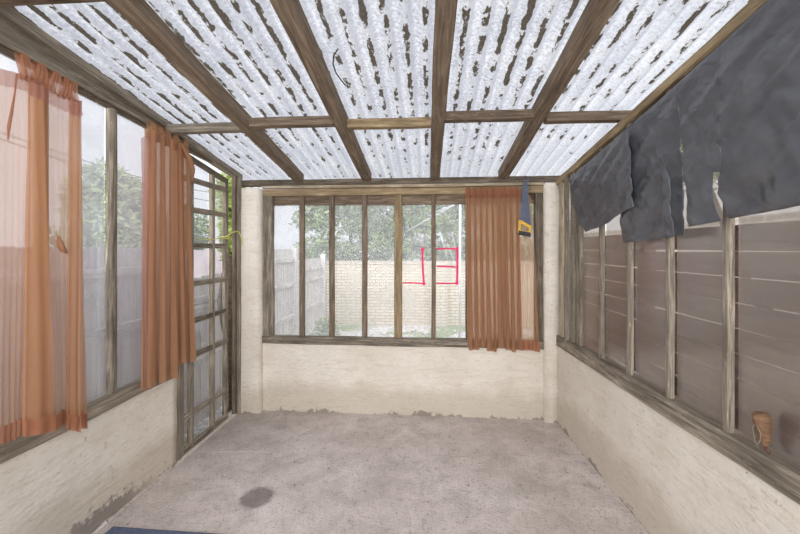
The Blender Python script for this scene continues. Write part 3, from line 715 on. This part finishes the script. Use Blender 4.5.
HN = ringpoly('handle', [(518.6, 220.5), (521, 220), (526, 223), (531.5, 226), (531, 231), (530.5, 235.5), (525, 234.5), (517.8, 233)],
         [(521, 224.5), (522.2, 224), (525.5, 226), (529, 228), (528.8, 230), (528, 231.5), (524, 231), (520.2, 229.8)], .022, 'yellow', -.011)
g = G(); g.prism([sp(519, 230.5, -.014), sp(530.6, 232.5, -.014), sp(530.8, 237, -.014), sp(518.3, 234.5, -.014)], (0, 1, 0), .028); o = g.obj('grip', 'black', HN)
g = G(); g.tube([sp(524.8, 183), sp(523.6, 178, .02), sp(525.5, 175.5, .05), sp(528, 178, .02), sp(526.4, 183.5)], .0025, 6); g.obj('hanging_string', 'string', saw, smooth=True)
g = G(); g.tube([sp(528.5, 177, .02), sp(529.5, 183, .01), sp(530.3, 190, .01)], .0025, 6); g.obj('string_tail', 'string', saw, smooth=True)
# nail it hangs from
g = G(); q = sp(525.5, 176.2, .0); g.tube([q, q + Vector((0, .1, 0))], .003, 8); g.obj('nail', 'rust', saw)

# ------------------------------------------------------------------ ribbon tied to the door stile
rb = thing('ribbon', lx(226, 238, .03), 'yellow green ribbon knotted round the far stile of the lattice door', 'ribbon')
g = G(); g.tube([lx(226, 238, .02), lx(218, 238.5, .03), lx(210, 239.5, .035), lx(202, 240, .03), lx(197, 238.5, .035)], [.005, .004, .004, .003, .002], 6); g.obj('ribbon_tail', 'ribbon', rb, smooth=True)
g = G(); g.tube([lx(226, 237, .02), lx(232, 232.5, .04), lx(238, 231, .05), lx(241, 236, .055), lx(242.5, 246, .05), lx(243.5, 256, .05), lx(243, 266, .05), lx(242, 272, .05)], [.005, .005, .005, .005, .004, .004, .003, .002], 6); g.obj('ribbon_tail', 'ribbon', rb, smooth=True)
g = G()
for k in range(2):
    cpt = lx(226, 237 + k * 1.6, .005); g.tube([cpt + Vector((cos(a) * .028, sin(a) * .036, 0)) for a in [2 * pi * i / 14 for i in range(15)]], .0045, 6)
g.obj('knot_loop', 'ribbon', rb, smooth=True)

# ------------------------------------------------------------------ wooden handle with wire, on the right sill
HB = on_r(765, 445, .005); HT = on_r(761, 414, .02)
hd = thing('hand_tool', HB, 'short round wooden tool handle with a wire loop, leaning on the right window sill', 'handle')
g = G(); ax = (HT - HB); pts = [HB + ax * t for t in (0, .06, .2, .45, .75, .92, 1.0)]
g.tube(pts, [.010, .013, .016, .020, .024, .024, .020], 16); g.obj('handle', 'handle_wood', hd, smooth=True)
g = G(); lo = [HB + ax * t + Vector((-.022, dy, 0)) for t, dy in ((.7, -.004), (.45, -.018), (.15, -.01), (-.02, .004), (-.12, -.004))]
g.tube(lo, .0016, 6); lo = [HB + ax * t + Vector((-.022, dy, 0)) for t, dy in ((.72, -.004), (.5, .012), (.2, .012), (-.02, .006))]; g.tube(lo, .0016, 6)
g.obj('wire_loop', 'wire', hd, smooth=True)
g = G(); e = HB + ax * -.02; g.tube([e, e + Vector((.0, -.005, -.012)), e + Vector((-.002, -.018, -.016))], .005, 8); g.obj('metal_tang', 'rust', hd, smooth=True)

# blue mat by the camera
a = on_z(108, 527.5); b = on_z(205, 534); 
g = G(); mc = [Vector((-1.43, 1.60, 0)), Vector((-1.395, 1.755, 0)), Vector((-.93, 1.80, 0)), Vector((-.93, .6, 0)), Vector((-1.43, .6, 0))]
A = on_z(113, 527.5); B = on_z(203, 533.6); dirv = (B - A).normalized(); C2 = A + dirv * .9
nrm = Vector((dirv.y, -dirv.x, 0))
tp = [A, C2, C2 + nrm * 1.0, A + nrm * 1.0]
ins = []
g.v = []; g.f = []
loops = [(0, .0), (.004, .009), (.012, .012)]
cc = sum(tp, Vector()) / 4
N = 14; ringpts = []
for i in range(4):
    for k in range(N): ringpts.append(tp[i].lerp(tp[(i + 1) % 4], k / N))
for ins_, z in loops:
    for p in ringpts:
        d = (cc - p).normalized(); g.v.append(Vector((p.x + d.x * ins_, p.y + d.y * ins_, z - .001 + (.001 * noise.noise((p.x * 9, p.y * 9, 0)) if z else 0))))
m = len(ringpts)
for i in range(2):
    for k in range(m): g.f.append((i * m + k, (i + 1) * m + k, (i + 1) * m + (k + 1) % m, i * m + (k + 1) % m))
g.f.append(tuple(2 * m + k for k in range(m))[::-1])
tag(g.obj('floor_mat', 'mat'), 'flat blue mat on the concrete floor at the bottom left', 'mat')

# ------------------------------------------------------------------ outside
GZ = -.10
V = []; F = []
for j in range(61):
    for i in range(61):
        x = -12 + 24 * i / 60; y = -4 + 18 * j / 60
        V.append((x, y, GZ - .03 + .03 * noise.noise((x, y, 0))))
for j in range(60):
    for i in range(60): a = j * 61 + i; F.append((a, a + 1, a + 62, a + 61))
tag(link('ground', V, F, 'ground', smooth=True), kind='structure')

# silvered fence down the left side
FX = -2.16
fn = thing('wooden_fence', (FX, 3, GZ), 'silver grey closeboard fence with rails running down the left of the yard', 'fence')
def panel(y0, y1, z1, arch=0.0):
    g = G(); n = int((y1 - y0) / .1); w = (y1 - y0) / n
    for k in range(n):
        ya = y0 + k * w; t = (k + .5) / n; zt = z1 + arch * sin(t * pi) + random.uniform(-.004, .004); dx = random.uniform(-.003, .003)
        g.quadbox(FX - .03 + dx, FX - .016 + dx + (.006 if k % 2 else 0), ya + .002, ya + w - .002, GZ, zt)
    return g.obj('fence_panel', 'fence_boards', fn)
tt = NT('silvered_fence_boards'); vv = tt.coord((20, 20, 1.4)); n1 = tt.noise(vv, 1.5, 5, .6); gi = tt.n('ShaderNodeNewGeometry')
cc_ = tt.mixc(tt.math('MULTIPLY', gi.outputs['Random Per Island'], .5), tt.ramp(n1, [(.35, rgb(186, 181, 178)), (.65, rgb(226, 222, 220))]), rgb(196, 188, 182))
M['fence_boards'] = tt.done(tt.bsdf(cc_, .9, tt.bump(n1, .4, .004), .2))
tops = [(-.6, 1.2, 1.42), (1.2, 3.0, 1.41), (3.08, 4.35, 1.10), (4.45, 5.75, 1.40), (5.85, 7.35, 1.22)]
for (y0, y1, zt) in tops:
    panel(y0, y1, zt, .05 if zt < 1.2 and y0 < 4 else 0)
    for z in (.35, .85, zt - .17):
        board('fence_rail', (FX + .008, y0, z - .03), (FX + .008, y1, z - .03), .045, .06, 'fence_grey', fn, side=(0, 0, 1))
for y, zt in ((1.2, 1.46), (3.04, 1.42), (4.4, 1.40), (5.8, 1.42), (7.4, 1.3)):
    board('fence_post', (FX + .02, y, GZ - .1), (FX + .02, y, zt), .09, .09, 'fence_grey', fn, side=(1, 0, 0), center=True)
# kerb along the fence foot
g = G(); 
for k in range(8): g.quadbox(FX + .075 + random.uniform(0, .006), FX + .14, 1.2 + k * .62, 1.2 + k * .62 + .6, GZ - .05, GZ + .07 + random.uniform(-.008, .008))
tag(g.obj('kerb', 'ridge'), 'pale concrete edging along the foot of the silver grey fence', 'edging')

# brick wall across the end
BY = 7.5
g = G(); g.quadbox(FX - .2, 4.6, BY, BY + .22, GZ - .1, 1.10)
bw = thing('brick_wall', (1, BY, GZ), 'low pale buff brick wall across the end of the yard', 'wall')
g.obj('brickwork', 'brick', bw)
g = G()
for k in range(44): g.quadbox(FX - .2 + k * .155, FX - .2 + k * .155 + .147, BY - .02, BY + .24, 1.10, 1.155)
g.obj('coping', 'brick', bw)
g = G(); g.quadbox(.0, .34, BY - .11, BY, GZ - .1, 1.13); g.obj('pier', 'brick', bw)

# brown fence outside the right glazing
FR = 1.46
fr = thing('wooden_fence', (FR, 1.6, GZ), 'dark brown fence of wide horizontal boards close behind the right window', 'fence')
g = G(); zz = GZ; k = 0
while zz < 1.42:
    hgt = random.uniform(.115, .135)
    for (y0, y1) in ((-.9, .93), (.93, 2.75), (2.75, 4.6)):
        t0 = random.uniform(-.006, .006); x0 = FR + random.uniform(0, .004)
        b = len(g.v)
        g.v += [Vector(p) for p in ((x0, y0, zz + t0), (x0 + .016, y0, zz + t0), (x0 + .016, y1, zz - t0), (x0, y1, zz - t0), (x0 - .008, y0, zz + hgt - .006 + t0), (x0 + .012, y0, zz + hgt - .006 + t0), (x0 + .012, y1, zz + hgt - .006 - t0), (x0 - .008, y1, zz + hgt - .006 - t0))]
        g.f += [tuple(b + i for i in q) for q in ((0, 3, 2, 1), (4, 5, 6, 7), (0, 1, 5, 4), (1, 2, 6, 5), (2, 3, 7, 6), (3, 0, 4, 7))]
    zz += hgt
tt = NT('brown_fence_boards'); vv = tt.coord((14, 1.2, 14)); n1 = tt.noise(vv, 1.5, 5, .6, .5); gi = tt.n('ShaderNodeNewGeometry')
cc_ = tt.mixc(tt.math('MULTIPLY', gi.outputs['Random Per Island'], .5), tt.ramp(n1, [(.35, rgb(112, 96, 90)), (.65, rgb(152, 134, 126))]), rgb(134, 116, 108))
M['fence_brown_boards'] = tt.done(tt.bsdf(cc_, .85, tt.bump(n1, .4, .004), .2))
g.obj('fence_boards', 'fence_brown_boards', fr)
for y in (.93, 2.75, 4.6): board('fence_post', (FR + .05, y, GZ - .1), (FR + .05, y, 1.45), .08, .08, 'fence_brown', fr, side=(1, 0, 0), center=True)

# neighbour's brick wall beyond it
g = G(); g.quadbox(3.4, 3.6, -2, 9, GZ - .1, 1.75)
tag(g.obj('neighbour_wall', 'brick_side'), 'pale brick wall glimpsed above the brown fence through the right window', 'wall')

# white rendered low wall beyond the left fence
g = G(); g.quadbox(-3.9, -3.75, 3.4, 8.5, GZ - .1, 1.38)
tag(g.obj('rendered_wall', 'white_render'), 'pinkish white rendered wall showing over the dip in the left fence', 'wall')

# ------------------------------------------------------------------ plants
def leaf_cloud(name, blobs, n, size, mat, parent, seed):
    rnd = random.Random(seed); V = []; F = []
    tot = sum(b[3] ** 2 for b in blobs)
    for (cx, cy, cz, r) in blobs:
        m = int(n * r * r / tot)
        for _ in range(m):
            d = Vector((rnd.gauss(0, 1), rnd.gauss(0, 1), rnd.gauss(0, 1))).normalized(); rr = r * (rnd.random() ** .45)
            p = Vector((cx, cy, cz)) + d * rr * (1 + .25 * noise.noise(d * 2.5 + Vector((cx, cy, cz))))
            if p.z < GZ: continue
            a = Vector((rnd.gauss(0, 1), rnd.gauss(0, 1), rnd.gauss(0, .7))).normalized(); b = a.cross(d)
            if b.length < .1: continue
            b.normalize(); s = size * rnd.uniform(.6, 1.3); i = len(V); c = a.cross(b) * s * .12
            V += [p - a * s, p + b * s * .42 + c, p + a * s, p - b * s * .42 + c]; F += [(i, i + 1, i + 2), (i, i + 2, i + 3)]
    return link(name, V, F, mat, parent)
def tree(name, base, blobs, n, size, mat, label, cat, seed, group=None):
    t = thing(name, base, label, cat, group)
    leaf_cloud('foliage', blobs, n, size, mat, t, seed)
    g = G(); bz = Vector(base); top = max(blobs, key=lambda b: b[2]); rn = random.Random(seed)
    for (cx, cy, cz, r) in blobs[:7]:
        e = Vector((cx, cy, cz)); m_ = bz.lerp(e, .5) + Vector((rn.uniform(-.1, .1), rn.uniform(-.1, .1), .1)); fk = bz + Vector((0, 0, (cz - bz.z) * .3))
        g.tube([bz, fk, m_, e], [.07, .055, .035, .012], 7)
    g.obj('trunk', 'bark', t, smooth=True)
    return t
def blobs(cx, cy, z0, z1, w, n, r, seed, dy=.5):
    rn = random.Random(seed); return [(cx + rn.uniform(-w, w), cy + rn.uniform(-dy, dy), z0 + (z1 - z0) * (k + .5) / n, r * rn.uniform(.75, 1.2)) for k in range(n)]
hy = BY + 1.1
hb = []; rr_ = random.Random(3)
for xx in [(-2.75 + .4 * k) for k in range(15)]:
    for zz in (.95, 1.45, 1.95, 2.45, 2.95):
        if xx < -2.1 and zz > 2.6: continue
        hb.append((xx + rr_.uniform(-.12, .12), hy + rr_.uniform(-.25, .25), zz + rr_.uniform(-.15, .15), rr_.uniform(.3, .46)))
hb += [(x_, hy, .9, .2) for x_ in (-1.8, -.6, .6, 1.8, 2.8)]
ivy = thing('hedge', (.4, hy, GZ), 'tall ivy covered hedge rising behind the buff brick wall', 'hedge')
rr_.shuffle(hb)
leaf_cloud('foliage', hb, 36000, .062, 'leaf', ivy, 11)
for x_ in (-1.8, -.6, .6, 1.8, 2.8):
    g = G(); g.tube([(x_, hy, GZ - .1), (x_ + .05, hy + .04, .8), (x_ - .04, hy, 1.7), (x_ + .1, hy, 2.6)], [.07, .055, .04, .012], 7); g.obj('stem', 'bark', ivy, smooth=True)
tree('tree', (-5.2, 5.8, GZ), blobs(-5.2, 5.75, 1.2, 2.35, .5, 12, .46, 6, .4), 15000, .06, 'leaf', 'round green tree beyond the fence seen through the left window', 'tree', 15)
tree('tree', (-5.4, 7.6, GZ), blobs(-5.4, 7.7, 1.0, 1.85, .6, 10, .5, 7, .6), 12000, .06, 'leaf', 'lower green tree beyond the fence seen through the lattice door', 'tree', 16)
tree('climbing_plant', (-1.88, 3.42, GZ), blobs(-1.86, 3.40, 1.3, 2.0, .03, 8, .14, 8, .05), 2200, .035, 'leaf_yellow', 'bright green climbing plant outside between the lattice door and the pillar', 'plant', 17)
tree('shrub', (2.3, 2.4, GZ), blobs(2.3, 2.4, 1.75, 2.4, .3, 10, .3, 9, 1.2), 6000, .05, 'leaf_light', 'green shrub seen through the notch in the black plastic sheet', 'shrub', 18)
# low weeds by the fence foot, corner debris
for k, (x, y, r, lab) in enumerate(((-1.78, 3.9, .16, 'small weed at the foot of the fence, seen low through the lattice door'), (-1.75, 6.3, .25, 'clump of weeds in the fence corner of the yard'), (1.12, 6.1, .2, 'light green weeds in front of the brick wall near the white pole'))):
    wdd = leaf_cloud('weed', [(x, y, GZ + r * .5, r)], 420, .04, 'leaf_light' if k != 2 else 'leaf_yellow', None, 40 + k); tag(wdd, lab, 'weed')
# rubble in the yard: separate stones
rs = random.Random(5)
def stone(x, y, r, z):
    V = []; F = []; n, mm = 8, 5
    for j in range(mm + 1):
        for i in range(n):
            th = pi * j / mm; ph = 2 * pi * i / n; d = Vector((sin(th) * cos(ph), sin(th) * sin(ph), cos(th) * .6)); V.append(Vector((x, y, z)) + d * r * (1 + .35 * noise.noise(d * 1.7 + Vector((x * 5, y * 5, 0)))))
    for j in range(mm):
        for i in range(n): F.append((j * n + i, (j + 1) * n + i, (j + 1) * n + (i + 1) % n, j * n + (i + 1) % n))
    return link('stone', V, F, 'ridge', smooth=False)
for k in range(26):
    x = -1.25 + (k % 13) * .24 + rs.uniform(-.05, .05); y = (5.35 if k < 13 else 6.75) + rs.uniform(-.3, .3); r = rs.uniform(.035, .085)
    tag(stone(x, y, r, GZ - .02 + r * .3), 'pale stone lying on the gravel of the yard behind the back window', 'stone', 'loose stones in the yard')

# rotary clothes line pole
pb_ = on_y(459.5, 300, 5.6)
cl = thing('clothes_line', (pb_.x, 5.6, GZ), 'white pole of a clothes line standing in the yard left of the back curtain', 'clothes line')
g = G(); g.tube([(pb_.x, 5.6, GZ - .1), (pb_.x + .01, 5.6, 2.15)], .018, 10); g.obj('pole', 'white_metal', cl, smooth=True)
for q in ((405, 232), (430, 215)):
    e = on_y(q[0], q[1], 5.9); g = G(); g.tube([(pb_.x + .008, 5.6, 2.10), e], .006, 6); g.obj('arm', 'white_metal', cl, smooth=True)
for (a, b) in (((440, 232), (449, 264)), ((447, 243), (457, 268)), ((452, 232), (456, 250))):
    g = G(); g.tube([on_y(*a, 5.6), on_y(*b, 5.6)], .005, 6); g.obj('line', 'white_metal', cl, smooth=True)

# overhead cables
for (a, b, lab) in (((-30, 128), (240, 205), 'lower overhead cable crossing the sky outside the left window'), ((-30, 122), (240, 196), 'upper overhead cable crossing the sky outside the left window')):
    p, q = on_x(*a, -8), on_x(*b, -8); g = G(); g.tube([p.lerp(q, t) - Vector((0, 0, .25 * sin(pi * t))) for t in [k / 16 for k in range(17)]], .012, 6)
    tag(g.obj('overhead_cable', 'cable', smooth=True), lab, 'cable')

# ------------------------------------------------------------------ light
w = bpy.data.worlds.new('overcast'); S.world = w; w.use_nodes = True; nt = w.node_tree; nt.nodes.clear()
tc = nt.nodes.new('ShaderNodeTexCoord'); mp = nt.nodes.new('ShaderNodeMapping'); mp.inputs['Scale'].default_value = (1, 1, 2.5)
nz = nt.nodes.new('ShaderNodeTexNoise'); nz.inputs['Scale'].default_value = 1.6; nz.inputs['Detail'].default_value = 5
rp = nt.nodes.new('ShaderNodeValToRGB'); rp.color_ramp.elements[0].position = .35; rp.color_ramp.elements[0].color = (.84, .85, .88, 1); rp.color_ramp.elements[1].position = .65; rp.color_ramp.elements[1].color = (.98, .98, .99, 1)
bg = nt.nodes.new('ShaderNodeBackground'); ow = nt.nodes.new('ShaderNodeOutputWorld'); bg.inputs['Strength'].default_value = 1.0
nt.links.new(tc.outputs['Generated'], mp.inputs[0]); nt.links.new(mp.outputs[0], nz.inputs[0]); nt.links.new(nz.outputs['Fac'], rp.inputs[0]); sx_ = nt.nodes.new('ShaderNodeSeparateXYZ'); nt.links.new(tc.outputs['Generated'], sx_.inputs[0])
mr = nt.nodes.new('ShaderNodeMapRange'); mr.interpolation_type = 'SMOOTHSTEP'; mr.inputs[1].default_value = -.1; mr.inputs[2].default_value = -1.0; mr.inputs[3].default_value = .85; mr.inputs[4].default_value = 5.0  # extra sky brightness added behind the camera to fill the room
nt.links.new(sx_.outputs[1], mr.inputs[0]); m2 = nt.nodes.new('ShaderNodeMapRange'); m2.interpolation_type = 'SMOOTHSTEP'; m2.inputs[1].default_value = .1; m2.inputs[2].default_value = 1.0; m2.inputs[3].default_value = .05; m2.inputs[4].default_value = .6
nt.links.new(sx_.outputs[2], m2.inputs[0]); ad = nt.nodes.new('ShaderNodeMath'); ad.operation = 'ADD'; nt.links.new(mr.outputs[0], ad.inputs[0]); nt.links.new(m2.outputs[0], ad.inputs[1]); nt.links.new(ad.outputs[0], bg.inputs['Strength'])
nt.links.new(rp.outputs[0], bg.inputs[0]); nt.links.new(bg.outputs[0], ow.inputs[0])

# ------------------------------------------------------------------ camera
cd = bpy.data.cameras.new('camera'); cam = bpy.data.objects.new('camera', cd); COL.objects.link(cam)
cd.sensor_width = 36; cd.sensor_fit = 'HORIZONTAL'; cd.lens = 36 * FPX / 800; cd.shift_y = -(267 - HY) / 800; cd.clip_start = .02
cam.location = (0, 0, EYE); cam.rotation_euler = (radians(90), 0, TH)
S.camera = cam
S.view_settings.view_transform = 'Standard'; S.view_settings.look = 'None'; S.view_settings.gamma = 1; S.view_settings.use_curve_mapping = False
S.view_settings.exposure = 0.35
